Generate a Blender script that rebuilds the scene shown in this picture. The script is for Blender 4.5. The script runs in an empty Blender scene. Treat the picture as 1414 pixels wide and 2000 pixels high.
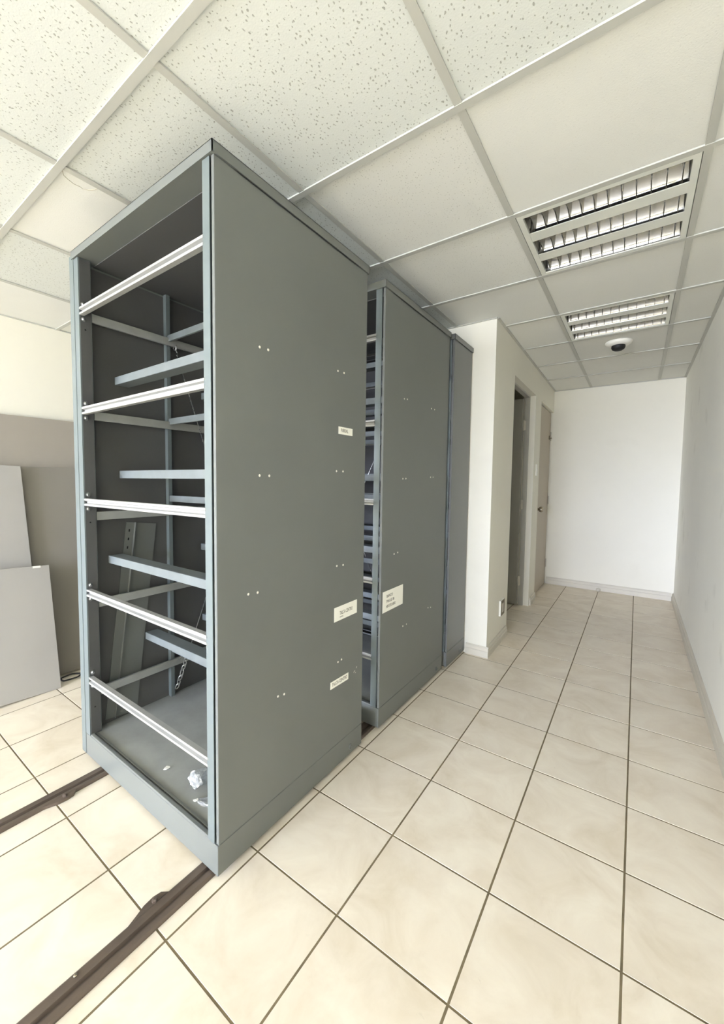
import bpy, bmesh, math, random
from mathutils import Vector, Matrix

SC = bpy.context.scene
COL = SC.collection
random.seed(7)

# ------------------------------------------------------------------ camera
F_PX, CX, CY = 788.02, 657.66, 987.03
YAW, PITCH, ROLL = -0.63858, -0.05903, 0.01024
CAM = Vector((0.95803, -1.52355, 1.22934))
cam_data = bpy.data.cameras.new('camera')
cam_data.sensor_fit = 'HORIZONTAL'
cam_data.sensor_width = 36.0
cam_data.lens = F_PX * 36.0 / 1414.0
cam_data.shift_x = (707.0 - CX) / 1414.0
cam_data.shift_y = (CY - 1000.0) / 1414.0
cam_data.clip_start = 0.02
cam = bpy.data.objects.new('camera', cam_data)
COL.objects.link(cam)
fw = Vector((math.sin(YAW) * math.cos(PITCH), math.cos(YAW) * math.cos(PITCH), math.sin(PITCH)))
rt = Vector((math.cos(YAW), -math.sin(YAW), 0))
up = rt.cross(fw)
rt2 = rt * math.cos(ROLL) + up * math.sin(ROLL)
up2 = rt2.cross(fw)
cam.matrix_world = Matrix(((rt2.x, up2.x, -fw.x, CAM.x), (rt2.y, up2.y, -fw.y, CAM.y), (rt2.z, up2.z, -fw.z, CAM.z), (0, 0, 0, 1)))
SC.camera = cam

# ------------------------------------------------------------------ main sizes
ZC = 2.334            # ceiling height
TILE = 0.3266         # floor tile module
CM = 0.61             # ceiling module
CX0, CY0 = 0.4898, 0.3054
XL, XR = -2.56, 1.318
YB, YF = -9.00, 3.985
PX, PY = 0.155, 1.345  # outer corner of the partition
PANG = math.atan(0.040 / 2.655)
WIN = (-2.50, 1.26, 0.75, 2.30)   # window opening in the back wall (x0, x1, z0, z1)

# ------------------------------------------------------------------ world, daylight, exposure
w = bpy.data.worlds.new('daylight'); SC.world = w
w.use_nodes = True
bg = w.node_tree.nodes['Background']
SKY, GROUND, STRENGTH = (0.90, 0.985, 1.27, 1), (0.54, 0.575, 0.68, 1), 66.0
wt = w.node_tree
wg = wt.nodes.new('ShaderNodeTexCoord'); wsep = wt.nodes.new('ShaderNodeSeparateXYZ'); wmr = wt.nodes.new('ShaderNodeMapRange'); wmx = wt.nodes.new('ShaderNodeMix')
wmx.data_type = 'RGBA'
wt.links.new(wg.outputs['Generated'], wsep.inputs[0]); wt.links.new(wsep.outputs[2], wmr.inputs[0])
wmr.inputs['From Min'].default_value = -0.02; wmr.inputs['From Max'].default_value = 0.02     # horizon: ground below, bright hazy sky above
wt.links.new(wmr.outputs[0], wmx.inputs[0]); wmx.inputs[6].default_value = GROUND; wmx.inputs[7].default_value = SKY
wt.links.new(wmx.outputs[2], bg.inputs[0])
bg.inputs[1].default_value = STRENGTH
# window portal: guides the sky light through the opening behind the camera
pl = bpy.data.lights.new('window_portal', 'AREA')
pl.shape = 'RECTANGLE'; pl.size = WIN[1] - WIN[0]; pl.size_y = WIN[3] - WIN[2]
pl.cycles.is_portal = True
po = bpy.data.objects.new('window_portal', pl); COL.objects.link(po)
po.location = ((WIN[0] + WIN[1]) / 2, YB - 0.13, (WIN[2] + WIN[3]) / 2)
po.rotation_euler = (math.radians(90), 0, 0)
SC.view_settings.view_transform = 'Standard'
SC.view_settings.look = 'None'
SC.view_settings.gamma = 1.0
SC.view_settings.use_curve_mapping = False
SC.view_settings.exposure = 0.44
SC.cycles.use_denoising = True
SC.cycles.adaptive_threshold = 0.02
SC.cycles.max_bounces = 12
SC.cycles.diffuse_bounces = 8
SC.cycles.glossy_bounces = 6
SC.cycles.transparent_max_bounces = 12
SC.cycles.sample_clamp_indirect = 6.0
SC.cycles.caustics_reflective = False
SC.cycles.caustics_refractive = False

# ------------------------------------------------------------------ materials
def lin(c):
    return tuple(((v / 255.0) / 12.92 if v <= 10 else ((v / 255.0 + 0.055) / 1.055) ** 2.4) for v in c) + (1,)

def new_mat(name):
    m = bpy.data.materials.new(name); m.use_nodes = True
    nt = m.node_tree
    return m, nt, nt.nodes['Principled BSDF']

def N(nt, t, **kw):
    n = nt.nodes.new(t)
    for k, v in kw.items():
        setattr(n, k, v)
    return n

def setin(n, **kw):
    for k, v in kw.items():
        n.inputs[k.replace('_', ' ')].default_value = v

def mat(name, rgb, rough=0.5, metal=0.0, var=0.06, scale=6.0, bump=0.0, bscale=200.0, spec=0.5, coords='Object', rvar=0.08, stretch=(1, 1, 1)):
    """paint-like material: base colour with soft noise in value, roughness noise and fine relief"""
    m, nt, p = new_mat(name)
    tc = N(nt, 'ShaderNodeTexCoord')
    mp = N(nt, 'ShaderNodeMapping'); mp.inputs['Scale'].default_value = stretch
    nt.links.new(tc.outputs[coords], mp.inputs[0])
    n1 = N(nt, 'ShaderNodeTexNoise'); setin(n1, Scale=scale, Detail=5.0, Roughness=0.6)
    nt.links.new(mp.outputs[0], n1.inputs['Vector'])
    c = lin(rgb)
    r = N(nt, 'ShaderNodeValToRGB')
    r.color_ramp.elements[0].position = 0.3; r.color_ramp.elements[1].position = 0.7
    r.color_ramp.elements[0].color = tuple(v * (1 - var) for v in c[:3]) + (1,)
    r.color_ramp.elements[1].color = tuple(min(1, v * (1 + var)) for v in c[:3]) + (1,)
    nt.links.new(n1.outputs[0], r.inputs[0])
    nt.links.new(r.outputs[0], p.inputs['Base Color'])
    mr = N(nt, 'ShaderNodeMapRange')
    setin(mr, To_Min=max(0.02, rough - rvar), To_Max=min(1, rough + rvar))
    nt.links.new(n1.outputs[0], mr.inputs[0]); nt.links.new(mr.outputs[0], p.inputs['Roughness'])
    p.inputs['Metallic'].default_value = metal
    p.inputs['Specular IOR Level'].default_value = spec
    if bump:
        n2 = N(nt, 'ShaderNodeTexNoise'); setin(n2, Scale=bscale, Detail=3.0)
        nt.links.new(mp.outputs[0], n2.inputs['Vector'])
        b = N(nt, 'ShaderNodeBump'); setin(b, Strength=bump, Distance=0.002)
        nt.links.new(n2.outputs[0], b.inputs['Height']); nt.links.new(b.outputs[0], p.inputs['Normal'])
    return m

def floor_tile_mat():
    m, nt, p = new_mat('cream_ceramic_tile')
    geo = N(nt, 'ShaderNodeNewGeometry'); oi = N(nt, 'ShaderNodeObjectInfo')
    off = N(nt, 'ShaderNodeVectorMath', operation='SCALE'); off.inputs['Scale'].default_value = 13.7
    cmb = N(nt, 'ShaderNodeCombineXYZ')
    nt.links.new(oi.outputs['Random'], cmb.inputs[0]); nt.links.new(oi.outputs['Random'], cmb.inputs[1])
    nt.links.new(cmb.outputs[0], off.inputs[0])
    add = N(nt, 'ShaderNodeVectorMath', operation='ADD')
    nt.links.new(geo.outputs['Position'], add.inputs[0]); nt.links.new(off.outputs[0], add.inputs[1])
    n1 = N(nt, 'ShaderNodeTexNoise'); setin(n1, Scale=5.0, Detail=8.0, Roughness=0.62, Distortion=0.8)
    nt.links.new(add.outputs[0], n1.inputs['Vector'])
    r = N(nt, 'ShaderNodeValToRGB'); e = r.color_ramp.elements
    e[0].position = 0.25; e[0].color = lin((212, 199, 176)); e[1].position = 0.66; e[1].color = lin((234, 225, 207))
    x = r.color_ramp.elements.new(0.48); x.color = lin((226, 215, 196))
    nt.links.new(n1.outputs[0], r.inputs[0])
    # little scuffs
    n3 = N(nt, 'ShaderNodeTexNoise'); setin(n3, Scale=26.0, Detail=6.0, Roughness=0.7, Distortion=1.2)
    nt.links.new(add.outputs[0], n3.inputs['Vector'])
    mr3 = N(nt, 'ShaderNodeMapRange'); setin(mr3, From_Min=0.66, From_Max=0.80, To_Min=0.0, To_Max=0.38)
    nt.links.new(n3.outputs[0], mr3.inputs[0])
    mx = N(nt, 'ShaderNodeMix', data_type='RGBA'); mx.inputs[7].default_value = lin((150, 138, 112))
    nt.links.new(mr3.outputs[0], mx.inputs[0]); nt.links.new(r.outputs[0], mx.inputs[6])
    # per tile tone
    mrt = N(nt, 'ShaderNodeMapRange'); setin(mrt, To_Min=0.975, To_Max=1.02)
    nt.links.new(oi.outputs['Random'], mrt.inputs[0])
    mul = N(nt, 'ShaderNodeMix', data_type='RGBA', blend_type='MULTIPLY'); mul.inputs[0].default_value = 1.0
    nt.links.new(mx.outputs[2], mul.inputs[6]); nt.links.new(mrt.outputs[0], mul.inputs[7])
    nt.links.new(mul.outputs[2], p.inputs['Base Color'])
    mr = N(nt, 'ShaderNodeMapRange'); setin(mr, To_Min=0.34, To_Max=0.55)
    nt.links.new(n1.outputs[0], mr.inputs[0]); nt.links.new(mr.outputs[0], p.inputs['Roughness'])
    p.inputs['Specular IOR Level'].default_value = 0.4
    b = N(nt, 'ShaderNodeBump'); setin(b, Strength=0.10, Distance=0.003)
    nt.links.new(n1.outputs[0], b.inputs['Height']); nt.links.new(b.outputs[0], p.inputs['Normal'])
    return m

def ceiling_mat(name, rgb, dots, scale, rmax, stretch):
    """mineral fibre board: pinholes / fissures as small dark pits with relief"""
    m, nt, p = new_mat(name)
    geo = N(nt, 'ShaderNodeNewGeometry')
    wn = N(nt, 'ShaderNodeTexNoise'); setin(wn, Scale=38.0, Detail=2.0)
    nt.links.new(geo.outputs['Position'], wn.inputs['Vector'])
    sub = N(nt, 'ShaderNodeVectorMath', operation='SUBTRACT'); sub.inputs[1].default_value = (0.5, 0.5, 0.5)
    nt.links.new(wn.outputs['Color'], sub.inputs[0])
    sc = N(nt, 'ShaderNodeVectorMath', operation='SCALE'); sc.inputs['Scale'].default_value = 0.016
    nt.links.new(sub.outputs[0], sc.inputs[0])
    ad = N(nt, 'ShaderNodeVectorMath', operation='ADD')
    nt.links.new(geo.outputs['Position'], ad.inputs[0]); nt.links.new(sc.outputs[0], ad.inputs[1])
    mp = N(nt, 'ShaderNodeMapping'); mp.inputs['Scale'].default_value = stretch; mp.inputs['Rotation'].default_value = (0, 0, 0.5)
    nt.links.new(ad.outputs[0], mp.inputs[0])
    v = N(nt, 'ShaderNodeTexVoronoi'); v.voronoi_dimensions = '2D'; setin(v, Scale=scale)
    nt.links.new(mp.outputs[0], v.inputs['Vector'])
    sx = N(nt, 'ShaderNodeSeparateColor'); nt.links.new(v.outputs['Color'], sx.inputs[0])
    rad = N(nt, 'ShaderNodeMapRange'); setin(rad, From_Min=0.12, From_Max=1.0, To_Min=0.0, To_Max=rmax)
    nt.links.new(sx.outputs[0], rad.inputs[0])
    df = N(nt, 'ShaderNodeMath', operation='SUBTRACT')
    nt.links.new(rad.outputs[0], df.inputs[0]); nt.links.new(v.outputs['Distance'], df.inputs[1])
    pit = N(nt, 'ShaderNodeMapRange'); setin(pit, From_Min=0.0, From_Max=0.05, To_Min=0.0, To_Max=1.0)
    nt.links.new(df.outputs[0], pit.inputs[0])
    n2 = N(nt, 'ShaderNodeTexNoise'); setin(n2, Scale=3.0, Detail=4.0)
    nt.links.new(geo.outputs['Position'], n2.inputs['Vector'])
    r = N(nt, 'ShaderNodeValToRGB'); c = lin(rgb)
    r.color_ramp.elements[0].color = tuple(x * 0.96 for x in c[:3]) + (1,); r.color_ramp.elements[1].color = tuple(min(1, x * 1.03) for x in c[:3]) + (1,)
    nt.links.new(n2.outputs[0], r.inputs[0])
    f = N(nt, 'ShaderNodeMath', operation='MULTIPLY'); f.inputs[1].default_value = dots
    nt.links.new(pit.outputs[0], f.inputs[0])
    mx = N(nt, 'ShaderNodeMix', data_type='RGBA'); mx.inputs[7].default_value = lin((140, 138, 124))
    nt.links.new(f.outputs[0], mx.inputs[0]); nt.links.new(r.outputs[0], mx.inputs[6])
    nt.links.new(mx.outputs[2], p.inputs['Base Color'])
    p.inputs['Roughness'].default_value = 0.95; p.inputs['Specular IOR Level'].default_value = 0.15
    n4 = N(nt, 'ShaderNodeTexNoise'); setin(n4, Scale=220.0, Detail=3.0)
    nt.links.new(geo.outputs['Position'], n4.inputs['Vector'])
    hs = N(nt, 'ShaderNodeMath', operation='MULTIPLY'); hs.inputs[1].default_value = 0.35
    nt.links.new(n4.outputs[0], hs.inputs[0])
    h = N(nt, 'ShaderNodeMath', operation='SUBTRACT')
    nt.links.new(hs.outputs[0], h.inputs[0]); nt.links.new(f.outputs[0], h.inputs[1])
    b = N(nt, 'ShaderNodeBump'); setin(b, Strength=0.5, Distance=0.002)
    nt.links.new(h.outputs[0], b.inputs['Height']); nt.links.new(b.outputs[0], p.inputs['Normal'])
    return m

def wall_mat(name, rgb, smudge=0.25):
    m, nt, p = new_mat(name)
    geo = N(nt, 'ShaderNodeNewGeometry')
    n1 = N(nt, 'ShaderNodeTexNoise'); setin(n1, Scale=1.7, Detail=6.0, Roughness=0.6)
    nt.links.new(geo.outputs['Position'], n1.inputs['Vector'])
    r = N(nt, 'ShaderNodeValToRGB'); c = lin(rgb)
    r.color_ramp.elements[0].position = 0.3; r.color_ramp.elements[1].position = 0.7
    r.color_ramp.elements[0].color = tuple(x * 0.96 for x in c[:3]) + (1,); r.color_ramp.elements[1].color = c
    nt.links.new(n1.outputs[0], r.inputs[0])
    n2 = N(nt, 'ShaderNodeTexNoise'); setin(n2, Scale=3.4, Detail=3.0, Roughness=0.5)
    nt.links.new(geo.outputs['Position'], n2.inputs['Vector'])
    mr = N(nt, 'ShaderNodeMapRange'); setin(mr, From_Min=0.62, From_Max=0.80, To_Min=0.0, To_Max=smudge)
    nt.links.new(n2.outputs[0], mr.inputs[0])
    mx = N(nt, 'ShaderNodeMix', data_type='RGBA'); mx.inputs[7].default_value = lin((150, 146, 132))
    nt.links.new(mr.outputs[0], mx.inputs[0]); nt.links.new(r.outputs[0], mx.inputs[6])
    nt.links.new(mx.outputs[2], p.inputs['Base Color'])
    p.inputs['Roughness'].default_value = 0.7; p.inputs['Specular IOR Level'].default_value = 0.25
    n3 = N(nt, 'ShaderNodeTexNoise'); setin(n3, Scale=90.0, Detail=4.0)
    nt.links.new(geo.outputs['Position'], n3.inputs['Vector'])
    b = N(nt, 'ShaderNodeBump'); setin(b, Strength=0.08, Distance=0.003)
    nt.links.new(n3.outputs[0], b.inputs['Height']); nt.links.new(b.outputs[0], p.inputs['Normal'])
    return m

def film_mat():
    m, nt, p = new_mat('clear_plastic_film')
    out = nt.nodes['Material Output']
    tr = N(nt, 'ShaderNodeBsdfTransparent'); tr.inputs[0].default_value = (0.93, 0.95, 0.95, 1)
    gl = N(nt, 'ShaderNodeBsdfGlossy'); gl.inputs['Roughness'].default_value = 0.15
    df = N(nt, 'ShaderNodeBsdfDiffuse'); df.inputs[0].default_value = (0.8, 0.82, 0.82, 1)
    n = N(nt, 'ShaderNodeTexNoise'); setin(n, Scale=60.0)
    mr = N(nt, 'ShaderNodeMapRange'); setin(mr, From_Min=0.4, From_Max=0.65, To_Min=0.15, To_Max=0.8)
    nt.links.new(n.outputs[0], mr.inputs[0])
    m1 = N(nt, 'ShaderNodeMixShader'); m1.inputs[0].default_value = 0.5
    nt.links.new(gl.outputs[0], m1.inputs[1]); nt.links.new(df.outputs[0], m1.inputs[2])
    m2 = N(nt, 'ShaderNodeMixShader')
    nt.links.new(mr.outputs[0], m2.inputs[0]); nt.links.new(tr.outputs[0], m2.inputs[1]); nt.links.new(m1.outputs[0], m2.inputs[2])
    nt.links.new(m2.outputs[0], out.inputs[0])
    return m

def pane_mat():
    m, nt, p = new_mat('window_glass')
    out = nt.nodes['Material Output']
    tr = N(nt, 'ShaderNodeBsdfTransparent')
    gl = N(nt, 'ShaderNodeBsdfGlossy'); gl.inputs['Roughness'].default_value = 0.02
    mx = N(nt, 'ShaderNodeMixShader'); mx.inputs[0].default_value = 0.06
    nt.links.new(tr.outputs[0], mx.inputs[1]); nt.links.new(gl.outputs[0], mx.inputs[2])
    nt.links.new(mx.outputs[0], out.inputs[0])
    return m

M = dict(
    tile=floor_tile_mat(),
    grout=mat('brown_grout', (118, 106, 82), 0.9, var=0.2, scale=20, spec=0.2),
    ceil_coarse=ceiling_mat('fissured_ceiling_board', (219, 222, 217), 0.62, 98.0, 0.23, (1.0, 0.62, 1)),
    ceil_fine=ceiling_mat('pinhole_ceiling_board', (232, 232, 226), 0.40, 110.0, 0.20, (1.0, 0.75, 1)),
    ceil_smooth=ceiling_mat('smooth_ceiling_board', (232, 232, 226), 0.08, 110.0, 0.20, (1.0, 0.8, 1)),
    tee=mat('painted_steel_tee', (190, 190, 182), 0.5, var=0.04, scale=3),
    wall=wall_mat('off_white_wall_paint', (234, 231, 217), 0.07),
    wall_dirty=wall_mat('scuffed_white_wall_paint', (245, 244, 235), 0.30),
    skirting=mat('cream_skirting', (206, 201, 186), 0.5, var=0.05, scale=4),
    cabinet=mat('grey_enamel_steel', (109, 112, 108), 0.45, var=0.05, scale=2.5, bump=0.03, bscale=500),
    cabinet_worn=mat('worn_grey_enamel', (104, 106, 104), 0.36, var=0.16, scale=3.0, stretch=(1, 1, 0.35), rvar=0.14),
    inner=mat('shade_darkened_enamel', (84, 84, 82), 0.5, var=0.08, scale=3),  # grey enamel darkened to carry the shade inside the cabinets
    post=mat('light_grey_steel_post', (111, 120, 120), 0.4, metal=0.2, var=0.06, scale=5),
    transom=mat('galvanised_transom', (172, 172, 168), 0.38, metal=0.3, var=0.08, scale=12),
    bar=mat('blue_grey_steel_bar', (109, 115, 115), 0.5, metal=0.0, var=0.10, scale=14),
    steel=mat('bright_steel', (205, 205, 200), 0.28, metal=0.9, var=0.05, scale=10),
    rivet=mat('pale_rivet', (225, 222, 208), 0.4, metal=0.2, var=0.02),
    rail=mat('dark_rusty_rail', (100, 88, 78), 0.45, metal=0.3, var=0.3, scale=9, stretch=(1, 0.15, 1), bump=0.1, bscale=60),
    black=mat('black_rubber', (22, 21, 20), 0.6, var=0.1),
    dark=mat('dark_hole', (12, 12, 11), 0.8, var=0.0),
    board=mat('grey_brown_board', (160, 153, 143), 0.5, var=0.05, scale=1.5),
    board_light=mat('light_grey_board', (168, 165, 159), 0.5, var=0.04, scale=1.5),
    board_mid=mat('mid_grey_board', (140, 135, 127), 0.45, var=0.05, scale=1.5),
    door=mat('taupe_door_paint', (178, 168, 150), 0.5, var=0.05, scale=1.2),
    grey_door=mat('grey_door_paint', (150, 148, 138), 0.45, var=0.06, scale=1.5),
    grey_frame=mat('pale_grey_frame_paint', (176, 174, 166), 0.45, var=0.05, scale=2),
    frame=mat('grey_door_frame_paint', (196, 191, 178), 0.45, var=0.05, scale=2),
    white=mat('white_plastic', (236, 234, 224), 0.4, var=0.02),
    fixture=mat('white_fixture_enamel', (226, 227, 218), 0.4, var=0.02),
    mirror=mat('polished_louvre_aluminium', (98, 97, 92), 0.045, metal=1.0, var=0.03, scale=8, rvar=0.015),
    housing=mat('satin_aluminium_housing', (120, 117, 108), 0.35, metal=0.7, var=0.04),
    tube=mat('unlit_lamp_tube', (238, 236, 226), 0.3, var=0.01),
    olive=mat('olive_grey_plate', (120, 110, 84), 0.45, var=0.05),
    paper=mat('white_label_paper', (244, 243, 232), 0.7, var=0.02),
    ink=mat('faded_ink', (92, 90, 82), 0.8, var=0.05),
    film=film_mat(), pane=pane_mat(),
    brass=mat('satin_nickel', (170, 160, 140), 0.25, metal=0.9, var=0.04),
    dust=mat('dusty_grey_steel', (150, 152, 147), 0.5, var=0.14, scale=6),
    pencil=mat('faint_pencil_mark', (176, 170, 150), 0.9, var=0.1),
)

# ------------------------------------------------------------------ mesh helpers
class MB:
    def __init__(s): s.bm = bmesh.new()
    def box(s, x0, x1, y0, y1, z0, z1, bevel=0.0):
        c = Vector(((x0 + x1) / 2, (y0 + y1) / 2, (z0 + z1) / 2))
        r = bmesh.ops.create_cube(s.bm, size=1.0, matrix=Matrix.Translation(c) @ Matrix.Diagonal((abs(x1 - x0), abs(y1 - y0), abs(z1 - z0), 1)))
        if bevel:
            vs = set(r['verts']); es = [e for e in s.bm.edges if e.verts[0] in vs and e.verts[1] in vs]
            bmesh.ops.bevel(s.bm, geom=es, offset=bevel, segments=1, affect='EDGES', profile=0.5)
        return s
    def quadprism(s, pts, d):
        """closed polygon pts (3D) extruded by vector d"""
        d = Vector(d); a = [s.bm.verts.new(Vector(p)) for p in pts]; b = [s.bm.verts.new(Vector(p) + d) for p in pts]
        n = len(a)
        s.bm.faces.new(a); s.bm.faces.new(b[::-1])
        for i in range(n):
            s.bm.faces.new((a[i], b[i], b[(i + 1) % n], a[(i + 1) % n]))
        bmesh.ops.recalc_face_normals(s.bm, faces=s.bm.faces[:])
        return s
    def tube(s, pts, r, n=8, closed=False):
        pts = [Vector(p) for p in pts]; rings = []
        m = len(pts)
        for i, p in enumerate(pts):
            if closed: t = (pts[(i + 1) % m] - pts[i - 1])
            else: t = pts[min(i + 1, m - 1)] - pts[max(i - 1, 0)]
            t.normalize()
            a = t.orthogonal() if abs(t.z) > 0.95 else Vector((0, 0, 1)).cross(t)
            a.normalize(); b = t.cross(a)
            rings.append([s.bm.verts.new(p + (a * math.cos(2 * math.pi * k / n) + b * math.sin(2 * math.pi * k / n)) * r) for k in range(n)])
        rng = range(m) if closed else range(m - 1)
        for i in rng:
            A, B = rings[i], rings[(i + 1) % m]
            for k in range(n):
                s.bm.faces.new((A[k], A[(k + 1) % n], B[(k + 1) % n], B[k]))
        if not closed:
            s.bm.faces.new(rings[0][::-1]); s.bm.faces.new(rings[-1])
        bmesh.ops.recalc_face_normals(s.bm, faces=s.bm.faces[:])
        return s
    def lathe(s, prof, n=24, mtx=None):
        rings = []
        for r, z in prof:
            if r < 1e-6: rings.append([s.bm.verts.new((0, 0, z))])
            else: rings.append([s.bm.verts.new((r * math.cos(2 * math.pi * k / n), r * math.sin(2 * math.pi * k / n), z)) for k in range(n)])
        for A, B in zip(rings[:-1], rings[1:]):
            for k in range(n):
                if len(A) == 1 and len(B) == 1: continue
                if len(A) == 1: s.bm.faces.new((A[0], B[k], B[(k + 1) % n]))
                elif len(B) == 1: s.bm.faces.new((A[k], A[(k + 1) % n], B[0]))
                else: s.bm.faces.new((A[k], A[(k + 1) % n], B[(k + 1) % n], B[k]))
        if mtx is not None:
            vs = [v for r in rings for v in r]
            bmesh.ops.transform(s.bm, matrix=mtx, verts=vs)
        bmesh.ops.recalc_face_normals(s.bm, faces=s.bm.faces[:])
        return s
    def mesh(s, name, smooth=False):
        me = bpy.data.meshes.new(name); s.bm.to_mesh(me); s.bm.free()
        if smooth:
            for p in me.polygons: p.use_smooth = True
        return me
    def build(s, name, m, parent=None, smooth=False, loc=None):
        return link(name, s.mesh(name, smooth), m, parent, loc)

def link(name, me, m=None, parent=None, loc=None):
    if m is not None and not me.materials: me.materials.append(M[m] if isinstance(m, str) else m)
    o = bpy.data.objects.new(name, me); COL.objects.link(o)
    if parent is not None: o.parent = parent
    if loc is not None: o.location = loc
    return o

def empty(name, loc=(0, 0, 0), rz=0.0):
    o = bpy.data.objects.new(name, None); COL.objects.link(o)
    o.empty_display_size = 0.1
    o.location = loc; o.rotation_euler = (0, 0, rz)
    return o

def tag(o, label=None, cat=None, group=None, kind=None):
    if label: o['label'] = label
    if cat: o['category'] = cat
    if group: o['group'] = group
    if kind: o['kind'] = kind
    return o

def struct(name, mb, m, label):
    return tag(mb.build(name, m), label, None, None, 'structure')

def copy_tree(o, parent=None):
    c = o.copy(); COL.objects.link(c); c.parent = parent
    for ch in list(o.children): copy_tree(ch, c)
    return c

def text_mesh(name, txt, size, mtx, m, parent, sx=1.0):
    cu = bpy.data.curves.new(name, 'FONT'); cu.body = txt; cu.size = size; cu.resolution_u = 2
    cu.align_x = 'LEFT'; cu.align_y = 'CENTER'; cu.extrude = 0.0002
    t = bpy.data.objects.new('tmp_text', cu); COL.objects.link(t)
    bpy.context.view_layer.update()
    me = bpy.data.meshes.new_from_object(t.evaluated_get(bpy.context.evaluated_depsgraph_get()))
    bpy.data.objects.remove(t); bpy.data.curves.remove(cu)
    me.transform(mtx @ Matrix.Diagonal((sx, 1, 1, 1)))
    me.materials.clear()
    return link(name, me, m, parent)

# ================================================================== SETTING
def part_m(x, y, z=0.0):
    """point in the partition side wall's own frame (x outward, y along the wall from its corner)"""
    c, s = math.cos(PANG), math.sin(PANG)
    return Vector((PX + x * c - y * s, PY + x * s + y * c, z))

# ---- floor: grout bed and every tile
fl = struct('floor', MB().box(XL - 0.1, XR + 0.1, YB - 0.1, YF + 0.1, -0.06, -0.0007), 'grout', 'cream ceramic tiled floor with brown grout joints')
JT = 0.0058
def tile_mesh(wx, wy):
    mb = MB(); b = 0.0006
    x, y = wx / 2, wy / 2
    lo = [(-x, -y, -0.012), (x, -y, -0.012), (x, y, -0.012), (-x, y, -0.012)]
    mi = [(a, c, -b) for a, c, _ in lo]
    hi = [(-x + b, -y + b, 0), (x - b, -y + b, 0), (x - b, y - b, 0), (-x + b, y - b, 0)]
    V = [[mb.bm.verts.new(p) for p in r] for r in (lo, mi, hi)]
    for A, B in ((V[0], V[1]), (V[1], V[2])):
        for k in range(4): mb.bm.faces.new((A[k], A[(k + 1) % 4], B[(k + 1) % 4], B[k]))
    mb.bm.faces.new(V[2])
    me = mb.mesh('floor_tile'); me.materials.append(M['tile']); return me
tile_cache = {}
cells = []
c0, c1 = math.floor(XL / TILE), math.ceil(XR / TILE)
r0, r1 = math.floor(YB / TILE), math.ceil(YF / TILE)
for r in range(r0, r1):
    for c in range(c0, c1):
        x0, x1 = max(c * TILE, XL), min((c + 1) * TILE, XR)
        y0, y1 = max(r * TILE, YB), min((r + 1) * TILE, YF)
        if x1 - x0 < 0.015 or y1 - y0 < 0.015: continue
        if y0 > PY + 0.02 and x1 < -0.5: continue      # inside the closed store room
        cells.append((y1 > -2.4, (x0 + x1) / 2, (y0 + y1) / 2, round(x1 - x0, 4), round(y1 - y0, 4)))
rest = MB()
for q in cells:
    if q[0]:
        key = q[3:]
        if key not in tile_cache: tile_cache[key] = tile_mesh(key[0] - JT, key[1] - JT)
        link('floor_tile', tile_cache[key], None, fl, (q[1], q[2], random.uniform(-0.0002, 0.0002)))
    else:      # behind the viewpoint
        rest.box(q[1] - q[3] / 2 + JT / 2, q[1] + q[3] / 2 - JT / 2, q[2] - q[4] / 2 + JT / 2, q[2] + q[4] / 2 - JT / 2, -0.012, 0)
tag(rest.build('floor_tile_field', 'tile', fl), None, None, None, 'stuff')

# ---- ceiling: backing slab, boards, runners, tees, wall angles
ce = struct('ceiling', MB().box(XL - 0.1, XR + 0.1, YB - 0.1, YF + 0.1, ZC + 0.14, ZC + 0.2), 'ceil_smooth', 'suspended ceiling of white boards in a metal grid')
FIX = {(0, 0), (0, 2)}
cache = {}
for i in range(-5, 2):
    for j in range(-16, 7):
        x0, x1 = max(CX0 + CM * i, XL), min(CX0 + CM * (i + 1), XR)
        y0, y1 = max(CY0 + CM * j, YB), min(CY0 + CM * (j + 1), YF)
        if x1 - x0 < 0.03 or y1 - y0 < 0.015 or (i, j) in FIX: continue
        if y0 > PY + 0.1 and x1 < 0.05: continue
        if i == -5: k = 'ceil_smooth'
        elif i == -3 and j == -2: k = 'ceil_smooth'
        elif i <= -2 or j <= -2: k = 'ceil_coarse'
        elif i == -1 and j <= 0: k = 'ceil_fine'
        else: k = 'ceil_smooth'
        key = (round(x1 - x0, 3), round(y1 - y0, 3), k)
        if key not in cache:
            a, b = (x1 - x0) / 2 - 0.003, (y1 - y0) / 2 - 0.003
            me = MB().box(-a, a, -b, b, 0, 0.015, 0.001).mesh('ceiling_board'); me.materials.append(M[k]); cache[key] = me
        link('ceiling_board', cache[key], None, ce, ((x0 + x1) / 2, (y0 + y1) / 2, ZC + 0.006))
# hairline crack in the plain board
cr = [(-0.755, -0.898), (-0.778, -0.885), (-0.788, -0.868), (-0.796, -0.845), (-0.793, -0.826), (-0.797, -0.815), (-0.786, -0.798), (-0.765, -0.785), (-0.748, -0.781)]
mbk = MB().tube([(x, y, ZC + 0.0058) for x, y in cr], 0.0010, 5)
tag(mbk.build('crack', 'pencil', ce), 'thin hairline crack')
def tee(name, x0, x1, y0, y1, dz=0.0):
    MB().box(x0, x1, y0, y1, ZC + dz, ZC + 0.0045).build(name, 'tee', ce)
for j in range(-15, 7):
    y = CY0 + CM * j
    if y > YF - 0.03: continue
    tee('main_runner', XL if y < PY + 0.1 else 0.06, XR, y - 0.0128, y + 0.0128, -0.0015)
for i in range(-4, 2):
    x = CX0 + CM * i
    tee('cross_tee', x - 0.012, x + 0.012, YB, YF if x > 0.1 else PY + 0.1)
tee('wall_angle', XL, XL + 0.012, YB, PY + 0.05, -0.001)
tee('wall_angle', XR - 0.018, XR, YB, YF, -0.001)
tee('wall_angle', 0.08, XR, YF - 0.016, YF, -0.001)
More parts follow.
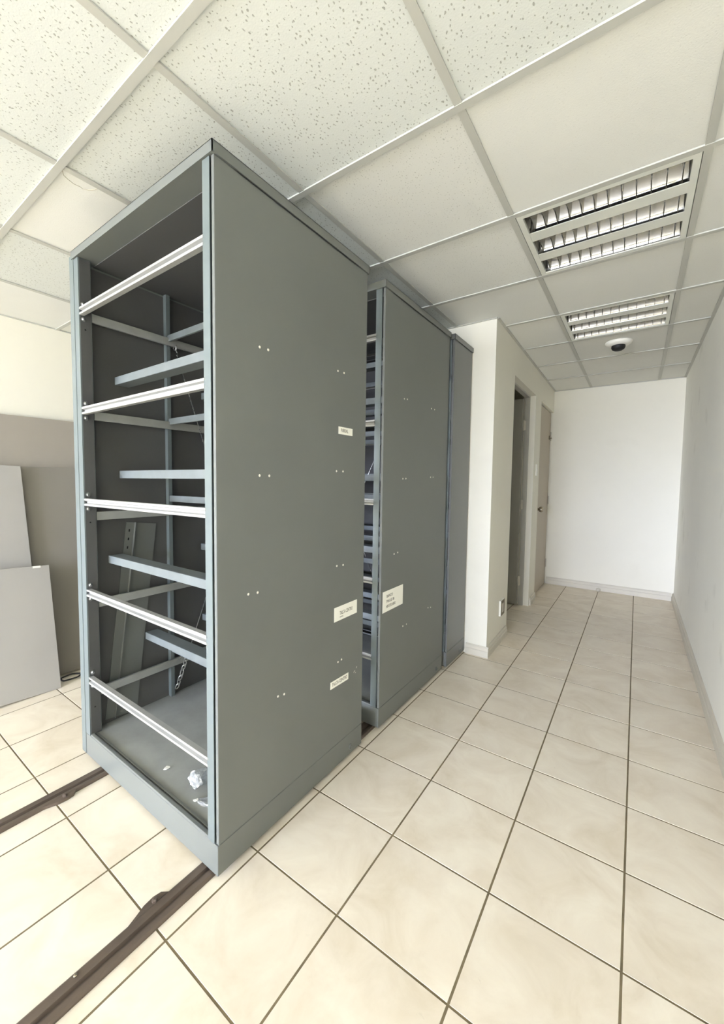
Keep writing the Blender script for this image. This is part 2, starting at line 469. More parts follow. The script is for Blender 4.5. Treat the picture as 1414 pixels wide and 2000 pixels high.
tee('wall_angle', XL, PX + 0.004, PY - 0.016, PY, -0.001)
mbp = MB().box(0, 0.016, 0, 2.64, ZC - 0.0012, ZC + 0.0045)
wa = mbp.build('wall_angle', 'tee', ce); wa.location = (PX, PY, 0); wa.rotation_euler = (0, 0, PANG)

# ---- walls
H = ZC + 0.16
struct('wall_left', MB().box(XL - 0.12, XL, YB, PY, -0.05, H), 'wall', 'white painted wall behind the leaning grey boards')
struct('wall_right', MB().box(XR, XR + 0.12, YB, YF + 0.12, -0.05, H), 'wall_dirty', 'long scuffed white wall along the right of the corridor')
struct('wall_far', MB().box(-1.45, XR, YF, YF + 0.12, -0.05, H), 'wall', 'off-white end wall of the corridor')
wb = MB()
wb.box(XL - 0.12, WIN[0], YB - 0.15, YB, -0.05, H); wb.box(WIN[1], XR + 0.12, YB - 0.15, YB, -0.05, H)
wb.box(WIN[0], WIN[1], YB - 0.15, YB, -0.05, WIN[2]); wb.box(WIN[0], WIN[1], YB - 0.15, YB, WIN[3], H)
struct('wall_back', wb, 'wall', 'white wall with a wide window behind the viewpoint')
win = tag(empty('window_1', ((WIN[0] + WIN[1]) / 2, YB, WIN[2])), 'wide window behind the viewpoint', None, None, 'structure')
hw, hh = (WIN[1] - WIN[0]) / 2, WIN[3] - WIN[2]
fm = MB()
for a, b, c, d in ((-hw, hw, 0, 0.05), (-hw, hw, hh - 0.05, hh), (-hw, -hw + 0.05, 0.05, hh - 0.05), (hw - 0.05, hw, 0.05, hh - 0.05), (-0.6, -0.55, 0.05, hh - 0.05), (0.55, 0.6, 0.05, hh - 0.05)):
    fm.box(a, b, -0.09, -0.05, c, d)
fm.build('window_frame', 'white', win)
for a, b in ((-hw + 0.05, -0.6), (-0.55, 0.55), (0.6, hw - 0.05)):
    MB().box(a, b, -0.073, -0.069, 0.05, hh - 0.05).build('pane', 'pane', win)

# partition: front leaf (faces the cabinets) and side leaf with two doors
struct('wall_partition_front', MB().box(XL, PX - 0.001, PY, PY + 0.11, -0.05, H), 'wall', 'white partition wall end behind the cabinets')
D1a, D1b, D2a, D2b, DH = 0.575, 1.485, 1.795, 2.63, 2.085     # door openings along the side wall
ps = MB()
T = -0.11
ps.box(T, 0, 0.0, D1a, -0.05, H); ps.box(T, 0, D1a, D1b, DH, H); ps.box(T, 0, D1b, D2a, -0.05, H)
ps.box(T, 0, D2a, D2b + 0.02, DH, H)
wps = struct('wall_partition_side', ps, 'wall', 'white corridor side of the partition with two doorways')
wps.location = (PX, PY, 0); wps.rotation_euler = (0, 0, PANG)
struct('wall_storeroom', MB().box(-1.45, -1.35, PY + 0.11, YF, -0.05, H), 'wall', 'wall inside the dark room beyond the open door')

# skirtings with a two-step profile
def skirting(name, L, m='skirting', h=0.075):
    prof = [(0, 0), (0.016, 0), (0.016, h * 0.55), (0.012, h * 0.62), (0.012, h * 0.86), (0.006, h), (0, h)]
    return MB().quadprism([(x, 0, z) for x, z in prof], (0, L, 0))
def baseboard(name, loc, rz, L, label, h=0.075):
    o = struct(name, skirting(name, L, h=h), 'skirting', label)
    o.location = loc; o.rotation_euler = (0, 0, rz); return o
baseboard('baseboard_right', (XR, YF - 0.001, 0), math.pi, YF - YB - 0.02, 'cream skirting along the right wall', 0.085)
baseboard('baseboard_far', (XR - 0.017, YF, 0), math.pi * -0.5 + math.pi, XR - 0.105 - 0.017, 'cream skirting along the end wall', 0.085).rotation_euler = (0, 0, -math.pi / 2)
bpy.data.objects['baseboard_far'].location = (0.105, YF, 0)
baseboard('baseboard_left', (XL, YB + 0.01, 0), 0, PY - YB - 0.03, 'cream skirting along the left wall')
o = baseboard('baseboard_partition_side', part_m(0, 0.0), PANG, D1a - 0.03, 'cream skirting on the partition between corner and open door')
o = baseboard('baseboard_partition_front', (PX + 0.016, PY, 0), 0, 0.160, 'cream skirting on the end of the partition')
o.rotation_euler = (0, 0, -math.pi / 2); o.location = (PX + 0.016 - 0.160, PY, 0)
baseboard('baseboard_partition_between', part_m(0, D1b + 0.03), PANG, D2a - D1b - 0.03, 'short cream skirting between the two doors')

# ---- door_1: open into a dark room ; door_2: closed
def door_frame_jambs(y0, y1, xa, xb, wj):
    mb = MB()
    mb.box(xa, xb, y0, y0 + wj, 0, DH - 0.002); mb.box(xa, xb, y1 - wj, y1, 0, DH - 0.002); mb.box(xa, xb, y0 + wj, y1 - wj, DH - wj, DH - 0.002)
    return mb
def hinge_mesh():
    mb = MB()
    mb.box(-0.018, 0.018, -0.0015, 0.0015, -0.045, 0.045)
    mb.lathe([(0, -0.05), (0.006, -0.05), (0.006, 0.05), (0, 0.05)], 8)
    me = mb.mesh('hinge'); me.materials.append(M['frame']); return me
HINGE = hinge_mesh()
d1 = tag(empty('door_1', (PX, PY, 0), PANG), 'open taupe door swung into the dark room', None, None, 'structure')
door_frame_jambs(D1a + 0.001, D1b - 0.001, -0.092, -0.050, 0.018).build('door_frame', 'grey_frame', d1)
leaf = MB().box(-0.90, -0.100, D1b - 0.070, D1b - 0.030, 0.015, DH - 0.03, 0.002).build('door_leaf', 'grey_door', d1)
for z in (0.25, 1.02, 1.80):
    h = link('hinge', HINGE, None, leaf, (-0.094, D1b - 0.034, z)); h.rotation_euler = (0, 0, 0.5)
d2 = tag(empty('door_2', (PX, PY, 0), PANG), 'closed taupe door at the end of the corridor', None, None, 'structure')
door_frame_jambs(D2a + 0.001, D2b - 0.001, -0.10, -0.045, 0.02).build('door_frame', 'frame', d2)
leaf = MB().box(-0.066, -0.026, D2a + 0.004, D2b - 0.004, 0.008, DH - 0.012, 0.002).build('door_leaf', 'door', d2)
for z in (0.26, 1.03, 1.80):
    h = link('hinge', HINGE, None, leaf, (-0.018, D2b - 0.012, z)); h.rotation_euler = (0, 0, math.pi / 2)
rotx = Matrix.Rotation(math.pi / 2, 4, 'Y')
kb = MB().lathe([(0, 0), (0.032, 0), (0.032, 0.006), (0.014, 0.009), (0.013, 0.026), (0.027, 0.034), (0.031, 0.05), (0.027, 0.066), (0, 0.070)], 20, Matrix.Translation((-0.026, D2a + 0.075, 0.955)) @ rotx)
kb.build('knob', 'brass', leaf, True)
lt = MB().box(-0.026, -0.016, D2b - 0.11, D2b - 0.08, 1.755, 1.80, 0.002).box(-0.016, 0.004, D2b - 0.10, D2b - 0.088, 1.765, 1.775)
tag(lt.build('latch', 'olive', leaf), 'small dark latch')

# ================================================================== FLOOR RAILS
def rail(x, label, side):
    y0, y1 = -3.06, PY - 0.02
    prof = [(-0.032, 0.0), (-0.032, 0.007), (-0.026, 0.012), (-0.003, 0.012), (0.001, 0.003), (0.009, 0.003), (0.013, 0.0115), (0.027, 0.0115), (0.032, 0.006), (0.032, 0.0)]
    root = tag(empty('floor_rail', (x, y0, 0)), label, 'rail', 'steel running rails of the mobile shelving')
    MB().quadprism([(a, 0, b) for a, b in prof], (0, y1 - y0, 0)).build('track', 'rail', root)
    # lug welded to the rail
    s = side; yc = -0.945 - y0
    mb = MB()
    prof = [(0.028, -0.085), (0.036, -0.06), (0.047, -0.03), (0.05, 0.0), (0.045, 0.022), (0.028, 0.036)]
    mb.quadprism([(s * a, yc + b, 0.0) for a, b in prof], (0, 0, 0.011))
    lug = mb.build('end_stop_lug', 'rail', root)
    MB().lathe([(0, 0.011), (0.008, 0.011), (0.008, 0.018), (0.004, 0.02), (0, 0.02)], 6, Matrix.Translation((s * 0.034, yc - 0.004, 0))).build('bolt', 'rail', lug)
    for yy in (-1.16, -0.30, -1.95):
        MB().lathe([(0, 0.012), (0.005, 0.012), (0.0045, 0.0145), (0, 0.015)], 10, Matrix.Translation((-0.02, yy - y0, 0))).build('screw', 'brass', root, True)
    return root
rail(-0.790, 'dark steel floor rail emerging under the left end of the front cabinet', 1)
rail(-0.076, 'dark steel floor rail emerging under the right corner of the front cabinet', -1)

# ================================================================== MOBILE SHELVING CABINETS
HT = 2.163
def rivet_mesh():
    me = MB().lathe([(0, 0.0022), (0.003, 0.0018), (0.0045, 0.0), (0.0045, -0.001)], 10, rotx).mesh('rivet', True); me.materials.append(M['rivet']); return me
def bolt_mesh():
    mb = MB().lathe([(0, 0.006), (0.0045, 0.0055), (0.0065, 0.003), (0.0068, 0.0)], 8, rotx)
    mb.lathe([(0.0068, 0.0012), (0.0095, 0.001), (0.0095, 0.0)], 12, rotx)
    me = mb.mesh('bolt'); me.materials.append(M['steel']); return me
RIVET, BOLT = rivet_mesh(), bolt_mesh()
def transom_profile(L, h=0.030):
    # double-ridged channel, ridges facing -y
    p = [(0, 0), (-0.012, 0.0), (-0.012, 0.008), (-0.001, 0.011), (-0.001, h - 0.011), (-0.012, h - 0.008), (-0.012, h), (0.006, h), (0.006, 0)]
    return [(0, y, z) for y, z in p]
TRZ = (1.900, 1.497, 1.117, 0.730, 0.346)      # undersides of the cross rails
SRZ = (1.885, 1.480, 1.052, 0.670, 0.276)      # undersides of the side rails

def cabinet(label, xoff, y0, D, bays, fbars, rivets, worn=False):
    """origin at the floor under the front left corner; local x 0..W to the right, y 0..D to the back"""
    W = 0.965
    root = tag(empty('mobile_shelf_cabinet', (-0.985 + xoff, y0, 0)), label, 'cabinet', 'grey mobile shelving cabinets on rails')
    paint = 'cabinet_worn' if worn else 'cabinet'
    xi0, xi1 = 0.040, W - 0.012          # inner faces of the side panels
    # base with recessed kick and lip
    pb = MB().box(xi0, W, 0, D, 0.0155, 0.112, 0.0015)
    plinth = pb.build('plinth', paint, root)
    MB().lathe([(0, 0), (0.013, 0), (0.013, 0.003), (0.008, 0.0045), (0.007, 0.001), (0, 0.001)], 16, Matrix.Translation((W, D - 0.09, 0.047)) @ rotx).build('bolt', paint, plinth)
    for ya, yb, zt in ((0.001, 0.014, 0.121), (0.022, 0.030, 0.118)) + (((D - 0.014, D - 0.001, 0.121),) if bays == 2 else ()):
        MB().box(xi0 + 0.045, W - 0.045, ya, yb, 0.112, zt, 0.001).build('deck_lip', paint, plinth)
    # deck
    MB().box(xi0 + 0.001, xi1 - 0.001, 0.031, D - 0.031, 0.086, 0.1135).build('deck', 'dust', root)
    # panels
    rp = MB().box(W - 0.012, W, 0.004, D - 0.002, 0.1135, 2.131, 0.001).build('side_panel', paint, root)
    lp_ = MB().box(0, 0.040, 0, D, 0.0155, 2.152, 0.0015).build('side_panel', paint, root)
    MB().box(0.001, 0.039, -0.0015, 0.0, 0.02, 2.150).build('edge_trim', 'post', lp_)
    MB().box(0.040, 0.0415, 0.05, D - 0.05, 0.114, 2.12).build('shade_lining', 'inner', lp_)  # thin dark sheets paint the interior shade over the panels
    MB().box(W - 0.0135, W - 0.012, 0.05, D - 0.05, 0.114, 2.12).build('shade_lining', 'inner', rp)
    # top cap: rim, sheet and inward flange
    tp = MB()
    tp.box(0.030, W + 0.006, -0.006, -0.003, 2.131, HT).box(0.030, W + 0.006, D + 0.003, D + 0.006, 2.131, HT)
    tp.box(W + 0.003, W + 0.006, -0.006, D + 0.006, 2.131, HT).box(0.030, W + 0.006, -0.006, D + 0.006, HT - 0.002, HT)
    tp.box(0.041, W + 0.003, -0.003, 0.075, 2.1315, 2.134)
    tp.box(0.041, W + 0.003, D - 0.075, D + 0.003, 2.1315, 2.134)
    top = tp.build('top_cap', paint, root)
    MB().box(0.041, W, 0.075, D - 0.075, 2.128, 2.131).build('shade_lining', 'inner', top)
    # posts
    def post(x0, x1, ya, yb, sgn):
        # L section: web in x (front), return along y
        mb = MB()
        if sgn < 0 and ya < 0.1: MB().box(x1, x1 + 0.004, ya + 0.014, ya + 0.040, 0.1135, 2.130).build('gap_shade_strip', 'inner', root)  # dark strip painting the shade in the gap between post and panel
        if sgn > 0: mb.box(x0, x1, ya, ya + 0.003, 0.1135, 2.130).box(x1 - 0.003, x1, ya + 0.003, yb, 0.1135, 2.130)
        else: mb.box(x0, x1, ya, ya + 0.003, 0.1135, 2.130).box(x0, x0 + 0.003, ya + 0.003, yb, 0.1135, 2.130)
        return mb.build('post', 'post', root)
    pfl = post(xi0, xi0 + 0.040, 0.0, 0.048, 1)
    pfr = post(xi1 - 0.036, xi1 - 0.004, 0.0, 0.048, -1)
    # shade on the left post's return, painted as a dark strip; bolts sit on it
    MB().box(xi0 + 0.040, xi0 + 0.0415, 0.004, 0.046, 0.1135, 2.128).build('return_shade_strip', 'inner', pfl)
    for z in TRZ:
        for dz in (-0.014, 0.046):
            link('bolt', BOLT, None, pfl, (xi0 + 0.0415, 0.016, z + dz))
    for z in (1.845, 1.045, 0.235):
        MB().lathe([(0, 0.0006), (0.0035, 0.0006)], 10, Matrix.Translation((xi0 + 0.0416, 0.022, z)) @ rotx).build('slot_hole', 'dark', pfl)
    if bays == 2:
        post(xi0, xi0 + 0.040, D - 0.003, D, 1); post(xi1 - 0.036, xi1 - 0.004, D - 0.003, D, -1)
        MB().box(xi0 + 0.002, xi0 + 0.026, D / 2 - 0.010, D / 2 + 0.010, 0.1135, 2.128).build('post', 'post', root)
        MB().box(xi1 - 0.026, xi1 - 0.002, D / 2 - 0.010, D / 2 + 0.010, 0.1135, 2.128).build('post', 'post', root)
    if bays == 1:
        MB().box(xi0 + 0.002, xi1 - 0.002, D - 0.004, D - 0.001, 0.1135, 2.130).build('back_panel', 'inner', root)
    # cross rails at the open front (and back), plainer ones in the middle
    me = MB().quadprism(transom_profile(0), (W - 0.125, 0, 0)).mesh('front_rail'); me.materials.append(M['transom'])
    for z in TRZ:
        link('front_rail', me, None, root, (xi0 + 0.042, 0.012, z))
    if bays == 2:
        me2 = MB().box(0, W - 0.105, -0.006, 0.006, 0, 0.030, 0.001).mesh('middle_rail'); me2.materials.append(M['bar'])
        me3 = MB().box(0, W - 0.13, -0.006, 0.004, 0, 0.030, 0.001).mesh('back_rail'); me3.materials.append(M['bar'])
        for z in TRZ:
            link('middle_rail', me2, None, root, (xi0 + 0.027, D / 2, z + 0.004))
            link('back_rail', me3, None, root, (xi0 + 0.042, D - 0.012, z))
    # side rails along the panels
    me4 = MB().box(0, 0.012, 0, D - 0.10, 0, 0.036, 0.001).mesh('side_rail'); me4.materials.append(M['dust'])
    for z in SRZ:
        link('side_rail', me4, None, root, (xi0 + 0.0265, 0.05, z))
        link('side_rail', me4, None, root, (xi1 - 0.0265 - 0.012, 0.05, z))
    # hanging-file bars (inverted channels), and their rivets on the outer face
    cb = MB()
    L = W - 0.080
    cb.box(0, L, 0, 0.062, 0, 0.034, 0.0015)
    me5 = cb.mesh('file_bar'); me5.materials.append(M['bar'])
    for y, z in fbars:
        link('file_bar', me5, None, root, (xi0 + 0.024, y, z - 0.034))
    for ya, yb, za, zb in rivets:
        link('rivet', RIVET, None, rp, (W, ya, za)); link('rivet', RIVET, None, rp, (W, yb, zb))
    return root, rp

F1 = -0.797
fb1 = [(0.143, 1.680), (0.155, 1.268), (0.099, 0.890), (0.261, 0.492), (0.585, 1.690), (0.585, 1.282), (0.575, 0.888), (0.580, 0.500)]
rv1 = [(0.173, 0.210, 1.652, 1.653), (0.590, 0.632, 1.670, 1.671), (0.172, 0.215, 1.246, 1.246), (0.587, 0.632, 1.271, 1.271), (0.124, 0.163, 0.868, 0.865), (0.596, 0.640, 0.882, 0.879), (0.257, 0.288, 0.475, 0.470), (0.611, 0.636, 0.471, 0.473)]
cab1, rp1 = cabinet('nearest and tallest-looking grey steel mobile cabinet with open empty frame front and three stickers', 0.0, F1, 0.802, 2, fb1, rv1)
F2 = 0.150
fb2 = [(0.20, 1.680), (0.20, 1.268), (0.125, 0.890), (0.24, 0.485), (0.55, 1.690), (0.55, 1.282), (0.55, 0.880), (0.56, 0.50)]
rv2 = [(0.209, 0.243, 1.655, 1.658), (0.549, 0.593, 1.656, 1.657), (0.210, 0.244, 1.247, 1.248), (0.558, 0.595, 1.26, 1.261), (0.131, 0.169, 0.865, 0.868), (0.243, 0.285, 0.460, 0.459), (0.566, 0.604, 0.48, 0.473)]
cab2, rp2 = cabinet('second grey steel mobile cabinet behind the nearest one, with a single sticker', 0.004, F2, 0.806, 2, fb2, rv2)
F3 = 0.995
fb3 = [(0.12, 1.680), (0.14, 1.268), (0.12, 0.890), (0.14, 0.492)]
cab3, rp3 = cabinet('narrow worn grey steel cabinet against the partition wall', 0.020, F3, 0.338, 1, fb3, [], True)

# stickers: paper on the right side panels; yz plane facing +x
def sticker(parent_panel, W, y0, y1, z0, z1, lines, label, tilt=0.0):
    cy, cz = (y0 + y1) / 2, (z0 + z1) / 2
    o = MB().box(0, 0.0006, -(y1 - y0) / 2, (y1 - y0) / 2, -(z1 - z0) / 2, (z1 - z0) / 2).build('sticker', 'paper', parent_panel)
    o.location = (W + 0.0002, cy, cz); o.rotation_euler = (tilt, 0, 0)
    tag(o, label)
    base = Matrix(((0, 0, 1, 0.0008), (1, 0, 0, 0), (0, 1, 0, 0), (0, 0, 0, 1)))
    for txt, size, dy, dz, sx in lines:
        text_mesh('lettering', txt, size, Matrix.Translation((0, dy, dz)) @ base, 'ink', o, sx)
W_ = 0.965
sticker(rp1, W_, 0.597, 0.697, 1.422, 1.452, [('PARRAL', 0.021, -0.033, 0.0, 0.68)], 'small white sticker reading PARRAL')
sticker(rp1, W_, 0.580, 0.748, 0.648, 0.708, [('TALCA CENTRO', 0.022, -0.045, -0.001, 0.58), ('OFICINA', 0.007, -0.045, -0.017, 0.9)], 'large white sticker reading TALCA CENTRO')
sticker(rp1, W_, 0.559, 0.688, 0.369, 0.399, [('TALCA CENTRO', 0.021, -0.054, 0.0, 0.70)], 'narrow white sticker reading TALCA CENTRO', -0.03)
sticker(rp2, W_, 0.022, 0.235, 0.585, 0.690, [('BANCO', 0.021, -0.068, 0.024, 0.85), ('MAULE 08', 0.021, -0.068, -0.002, 0.85), ('HIPOTECARIO', 0.021, -0.072, -0.028, 0.72)], 'white sticker with three faded lines')
# scratches beside the lower sticker
for y, z, a, l in ((0.735, 0.383, 0.5, 0.012), (0.752, 0.396, 0.9, 0.008), (0.745, 0.374, 0.2, 0.006)):
    o = MB().box(0, 0.0004, -l / 2, l / 2, -0.0012, 0.0012).build('scratch', 'rivet', rp1); o.location = (W_, y, z); o.rotation_euler = (a, 0, 0)

# brace wires of the front cabinet (and the one behind): eye bolt, wire, turnbuckle chain
def ring_pts(c, r, ax, n=14, ry=None):
    a, b = ax; ry = ry or r
    return [Vector(c) + Vector(a) * r * math.cos(2 * math.pi * k / n) + Vector(b) * ry * math.sin(2 * math.pi * k / n) for k in range(n)]
def brace(root, D):
    ym = D / 2 + 0.03
    A, B = Vector((0.068, ym, 1.895)), Vector((0.907, ym, 0.125))
    d = (B - A).normalized(); side = Vector((0, 1, 0))
    nrm = d.cross(side)
    br = MB().tube([A + d * 0.06, B], 0.0021, 6).build('brace_wire', 'steel', root, True)
    MB().tube(ring_pts(A + d * 0.012, 0.016, (d, nrm), 14, 0.011), 0.0032, 8, True).tube([A - Vector((0.022, 0, 0.004)), A - d * 0.004], 0.004, 8).build('eye_bolt', 'steel', br, True)
    MB().tube([A + d * 0.03, A + d * 0.045 + nrm * 0.007, A + d * 0.06, A + d * 0.056 - nrm * 0.006], 0.0026, 7).build('wire_hook', 'steel', br, True)
    # second diagonal, ends low on the left in a chain
    C, E = Vector((0.907, ym - 0.012, 1.86)), Vector((0.058, ym - 0.012, 0.125))
    d = (E - C).normalized(); nrm = d.cross(side)
    L = (E - C).length
    br = MB().tube([C, C + d * (L - 0.245)], 0.0021, 6).build('brace_wire', 'steel', root, True)
    MB().tube([C + d * (L - 0.27), C + d * (L - 0.24) - nrm * 0.03, C + d * (L - 0.17) - nrm * 0.05], 0.0016, 6).build('loose_wire_end', 'steel', br, True)
    t = L - 0.245
    for k in range(7):
        ln = 0.052 if k == 3 else 0.038
        c = C + d * (t + ln / 2 - 0.004)
        ax = (d, nrm if k % 2 else side)
        MB().tube(ring_pts(c, ln / 2, ax, 14, 0.010), 0.003, 7, True).build('chain_link', 'steel', br, True)
        t += ln - 0.009
brace(cab1, 0.802); brace(cab2, 0.806)

# spare shelf end leaning inside the front cabinet: folded plate with slots
sp = tag(empty('spare_shelf_bracket', (-0.93, F1 + 0.15, 0.114)), 'folded grey metal plate leaning inside the nearest cabinet', 'metal plate')
mbp = MB()
mbp.box(0.0, 0.003, 0.0, 0.145, 0.0, 0.905).box(0.0, 0.016, 0.038, 0.041, 0, 0.905)
mbp.build('plate', 'cabinet', sp)
for zz in (0.78, 0.82, 0.86):
    MB().box(0.003, 0.0036, 0.014, 0.020, zz, zz + 0.012).build('slot_hole', 'dark', sp)
sp.location = (-0.9420, F1 + 0.078, 0.134); sp.rotation_euler = (-0.125, 0, 0)

# litter on the deck of the front cabinet
def crumple(name, loc, size, seed, m, label, cat):
    rnd = random.Random(seed); bm = bmesh.new()
    bmesh.ops.create_icosphere(bm, subdivisions=3, radius=1.0)
    dirs = [(Vector((rnd.gauss(0, 1), rnd.gauss(0, 1), rnd.gauss(0, 1))).normalized(), rnd.uniform(0.5, 0.95)) for _ in range(16)]
    for v in bm.verts:
        p = v.co.copy()
        for n, dd in dirs:
            k = p.dot(n)
            if k > dd: p -= n * (k - dd) * 1.25
        p += Vector((rnd.uniform(-.06, .06), rnd.uniform(-.06, .06), rnd.uniform(-.05, .05)))
        v.co = Vector((p.x * size[0], p.y * size[1], max(0.0, (p.z + 0.7) * size[2])))
    me = bpy.data.meshes.new(name); bm.to_mesh(me); bm.free()
    return tag(link(name, me, m, None, loc), label, cat)
DK = 0.1138
crumple('plastic_bag', (-0.290, -0.672, DK), (0.048, 0.050, 0.028), 3, 'film', 'larger crumpled clear plastic bag on the deck of the nearest cabinet', 'plastic bag')
crumple('plastic_bag', (-0.190, -0.716, DK), (0.040, 0.026, 0.008), 9, 'film', 'smaller flat clear plastic bag beside the larger bag', 'plastic bag')
def scrap(loc, s, seed, label, m='paper'):
    rnd = random.Random(seed); mb = MB()
    pts = [(s * math.cos(a) * rnd.uniform(0.6, 1.1), s * math.sin(a) * rnd.uniform(0.6, 1.1), 0) for a in [k * math.pi / 3.5 for k in range(7)]]
    mb.quadprism(pts, (0, 0, 0.0012))
    for v in mb.bm.verts: v.co.z += max(0, v.co.x) * 0.35
    return tag(mb.build('paper_scrap', m, None, False, loc), label, 'paper scrap')
scrap((-0.455, -0.706, DK), 0.016, 1, 'white paper scrap in the middle of the cabinet deck')
scrap((-0.225, -0.735, 0.118), 0.010, 5, 'tiny white paper scrap next to the flat plastic bag')

# ================================================================== LEANING BOARDS ON THE LEFT
SL = 0.345
def board(name, xb, ya, yb, length, th, m, label, twist=0.0, zb=0.0, slope=SL):
    a = math.atan(slope)
    o = MB().box(-th, 0, ya, yb, 0, length, 0.0015)
    o = o.build(name, m)
    pivot = Matrix.Translation((xb, 0, zb)) @ Matrix.Rotation(-a, 4, 'Y') @ Matrix.Translation((0, yb, 0)) @ Matrix.Rotation(twist, 4, 'X') @ Matrix.Translation((0, -yb, 0))
    o.matrix_world = pivot
    return tag(o, label, 'board', 'grey boards leaning on the left wall')
board('leaning_board', -1.955, -1.60, 0.30, 1.755, 0.018, 'board', 'tallest grey-brown board, rearmost of those leaning on the left wall', slope=0.335)
board('leaning_board', -1.868, -0.80, 0.18, 1.372, 0.018, 'board_mid', 'mid-height grey board between tallest board and cabinet', slope=0.345, zb=0.012)
board('leaning_board', -1.825, -1.60, -0.675, 1.385, 0.016, 'board_light', 'lighter grey board at picture edge behind the lowest board', twist=-0.03, slope=0.345)
b3 = board('leaning_board', -1.712, -1.35, -0.63, 0.735, 0.018, 'board_light', 'lowest and foremost grey board leaning on the others', twist=-0.045, slope=0.34)
chip = MB().box(0.0, 0.0012, -0.085, -0.045, 0.722, 0.734).build('white_chip', 'paper', b3); tag(chip, 'white chip on the top edge')
chip.location = (0, -0.63 - 0.0, 0.001)
pts = [(-1.80 + 0.035 * math.cos(t) * (1 + 0.2 * math.sin(3 * t)), -0.545 + 0.055 * math.sin(t), 0.005 + 0.006 * (1 + math.sin(2 * t)) / 2) for t in [k * 2 * math.pi / 24 for k in range(24)]]
tag(MB().tube(pts, 0.0045, 8, True).build('cable_loop', 'black', None, True), 'small black cable loop on the floor under the mid-height board', 'cable')

# ================================================================== CEILING FIXTURES
def fixture_proto():
    root = empty('louvre_light', (0, 0, 0))
    a = 0.2905
    fr = MB()
    for x0, x1, y0, y1 in ((-a, a, -a, -a + 0.022), (-a, a, a - 0.022, a), (-a, -a + 0.022, -a + 0.022, a - 0.022), (a - 0.022, a, -a + 0.022, a - 0.022)):
        fr.box(x0, x1, y0, y1, -0.002, 0.012)
    fr.build('frame', 'fixture', root)
    b = a - 0.020
    MB().box(-b, b, -b, b, 0.098, 0.102).box(-b - 0.002, -b, -b, b, 0.012, 0.10).box(b, b + 0.002, -b, b, 0.012, 0.10).box(-b, b, -b - 0.002, -b, 0.012, 0.10).box(-b, b, b, b + 0.002, 0.012, 0.10).build('housing', 'housing', root)
    for y in (-0.1, 0.1):
        mb = MB(); hw2 = 0.035
        mb.quadprism([(-b, y - hw2, 0.0), (-b, y + hw2, 0.0), (-b, y + hw2 - 0.004, 0.010), (-b, y - hw2 + 0.004, 0.010)], (2 * b, 0, 0))
        mb.build('spine', 'fixture', root)
    tw = 0.064
    rp_ = MB(); n = 7
    prof = [(tw * (1 - 0.62 * (k / n) ** 1.45), 0.002 + 0.075 * k / n) for k in range(n + 1)]
    def refl():
        mb = MB()
        for s in (-1, 1):
            A = [mb.bm.verts.new((-b, s * y, z)) for y, z in prof]; B = [mb.bm.verts.new((b, s * y, z)) for y, z in prof]
            A2 = [mb.bm.verts.new((-b, s * (y + 0.0012), z)) for y, z in prof]; B2 = [mb.bm.verts.new((b, s * (y + 0.0012), z)) for y, z in prof]
            for k in range(n):
                mb.bm.faces.new((A[k], B[k], B[k + 1], A[k + 1])); mb.bm.faces.new((A2[k], A2[k + 1], B2[k + 1], B2[k]))
        bmesh.ops.recalc_face_normals(mb.bm, faces=mb.bm.faces[:])
        me = mb.mesh('reflector', True); me.materials.append(M['mirror']); return me
    RM = refl()
    bl = MB()
    # blade: curved lower edge, thin vee section
    m2 = 8; lo = []; hi = []
    for k in range(m2 + 1):
        y = -tw + 2 * tw * k / m2
        lo.append((y, 0.003 + 0.016 * (1 - (y / tw) ** 2) * 0.9)); hi.append((y * 0.66, 0.058))
    poly = lo + hi[::-1]
    bl.quadprism([(-0.0018, y, z) for y, z in poly], (0.0036, 0, 0))
    BL = bl.mesh('louvre_blade'); BL.materials.append(M['mirror'])
    TB = MB().lathe([(0, -0.262), (0.008, -0.262), (0.0085, -0.255), (0.0085, 0.255), (0.008, 0.262), (0, 0.262)], 14, rotx).mesh('lamp_tube', True); TB.materials.append(M['tube'])
    for y in (-0.2, 0.0, 0.2):
        r = link('reflector', RM, None, root, (0, y * 0.985, 0))
        for k in range(12):
            link('louvre_blade', BL, None, r, (-b + 2 * b * (k + 0.5) / 12, 0, 0))
        link('lamp_tube', TB, None, root, (0, y * 0.985, 0.080))
    return root
fx = fixture_proto()
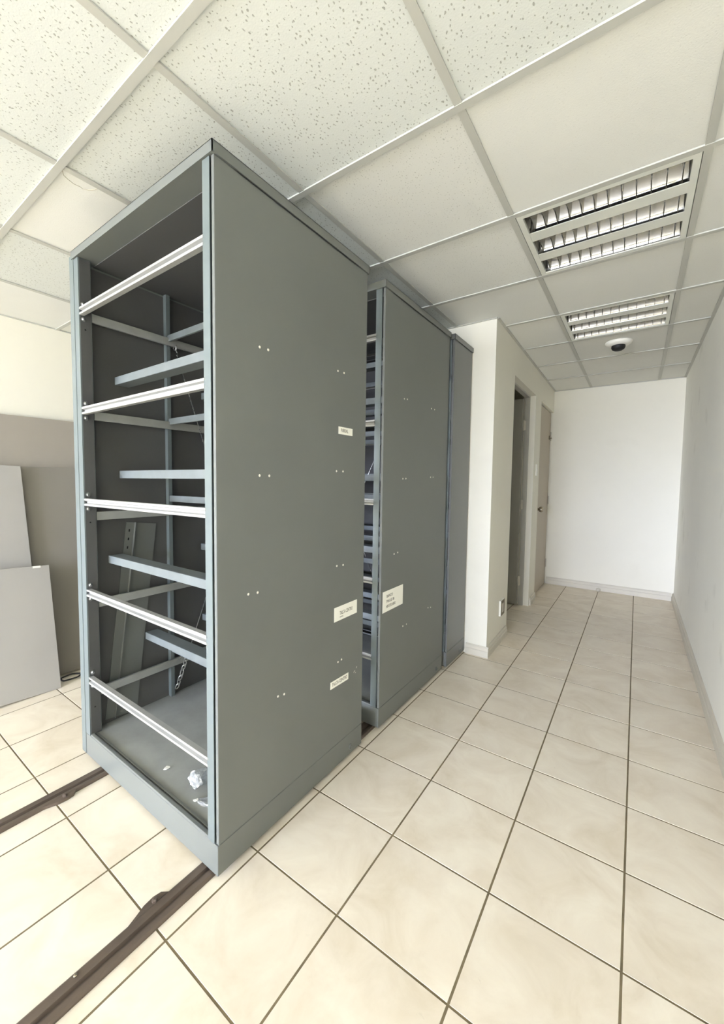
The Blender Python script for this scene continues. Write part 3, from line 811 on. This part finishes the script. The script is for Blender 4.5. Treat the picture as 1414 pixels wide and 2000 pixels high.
fx.location = (CX0 + CM / 2, CY0 + CM / 2, ZC + 0.001)
tag(fx, 'larger-looking square recessed light with mirrored louvres, nearer of the two', 'ceiling light', 'recessed louvre lights')
fx2 = copy_tree(fx)
fx2.location = (CX0 + CM / 2, CY0 + CM * 2.5, ZC + 0.001); fx2.rotation_euler = (0, 0, math.pi)
tag(fx2, 'farther square recessed louvre light, just before the ceiling camera', 'ceiling light')

# dome camera
dc = tag(empty('dome_camera', (0.795, 2.36, ZC + 0.006)), 'white round ceiling camera with a black dome', 'camera')
MB().lathe([(0, 0), (0.088, 0), (0.090, -0.008), (0.084, -0.020), (0.066, -0.032), (0.045, -0.037), (0, -0.038)], 32).build('base_ring', 'white', dc, True)
MB().lathe([(0.046, -0.034), (0.046, -0.05), (0.040, -0.062), (0.026, -0.071), (0, -0.075)], 24, Matrix.Translation((0, -0.012, 0))).build('dome', 'black', dc, True)

# ================================================================== SMALL WALL FITTINGS
so = tag(empty('wall_socket', part_m(0, 0.372, 0.27), PANG), 'olive-grey wall socket low on the partition near the open door', 'socket')
MB().box(0, 0.014, -0.055, 0.055, -0.06, 0.06, 0.001).build('plate', 'white', so)
MB().box(0.014, 0.0155, -0.050, 0.054, -0.058, 0.058).build('cover', 'olive', so)
MB().box(0.0155, 0.0175, -0.018, 0.018, -0.035, 0.035, 0.001).build('insert', 'skirting', so)
sw = tag(empty('light_switch', part_m(0, 1.635, 1.365), PANG), 'white light switch between the two doors', 'switch')
MB().box(0, 0.009, -0.036, 0.036, -0.058, 0.058, 0.002).build('plate', 'white', sw)
MB().box(0.009, 0.013, -0.012, 0.012, -0.022, 0.022, 0.001).build('rocker', 'white', sw)
ds = MB().lathe([(0, 0.0), (0.017, 0.0), (0.021, 0.012), (0.021, 0.028), (0.016, 0.034), (0.011, 0.034), (0.009, 0.028), (0, 0.027)], 18)
tag(ds.build('door_stop', 'skirting', None, True, (0.652, YF - 0.045, 0.0)), 'small round cream door stop by the end wall skirting', 'door stop')
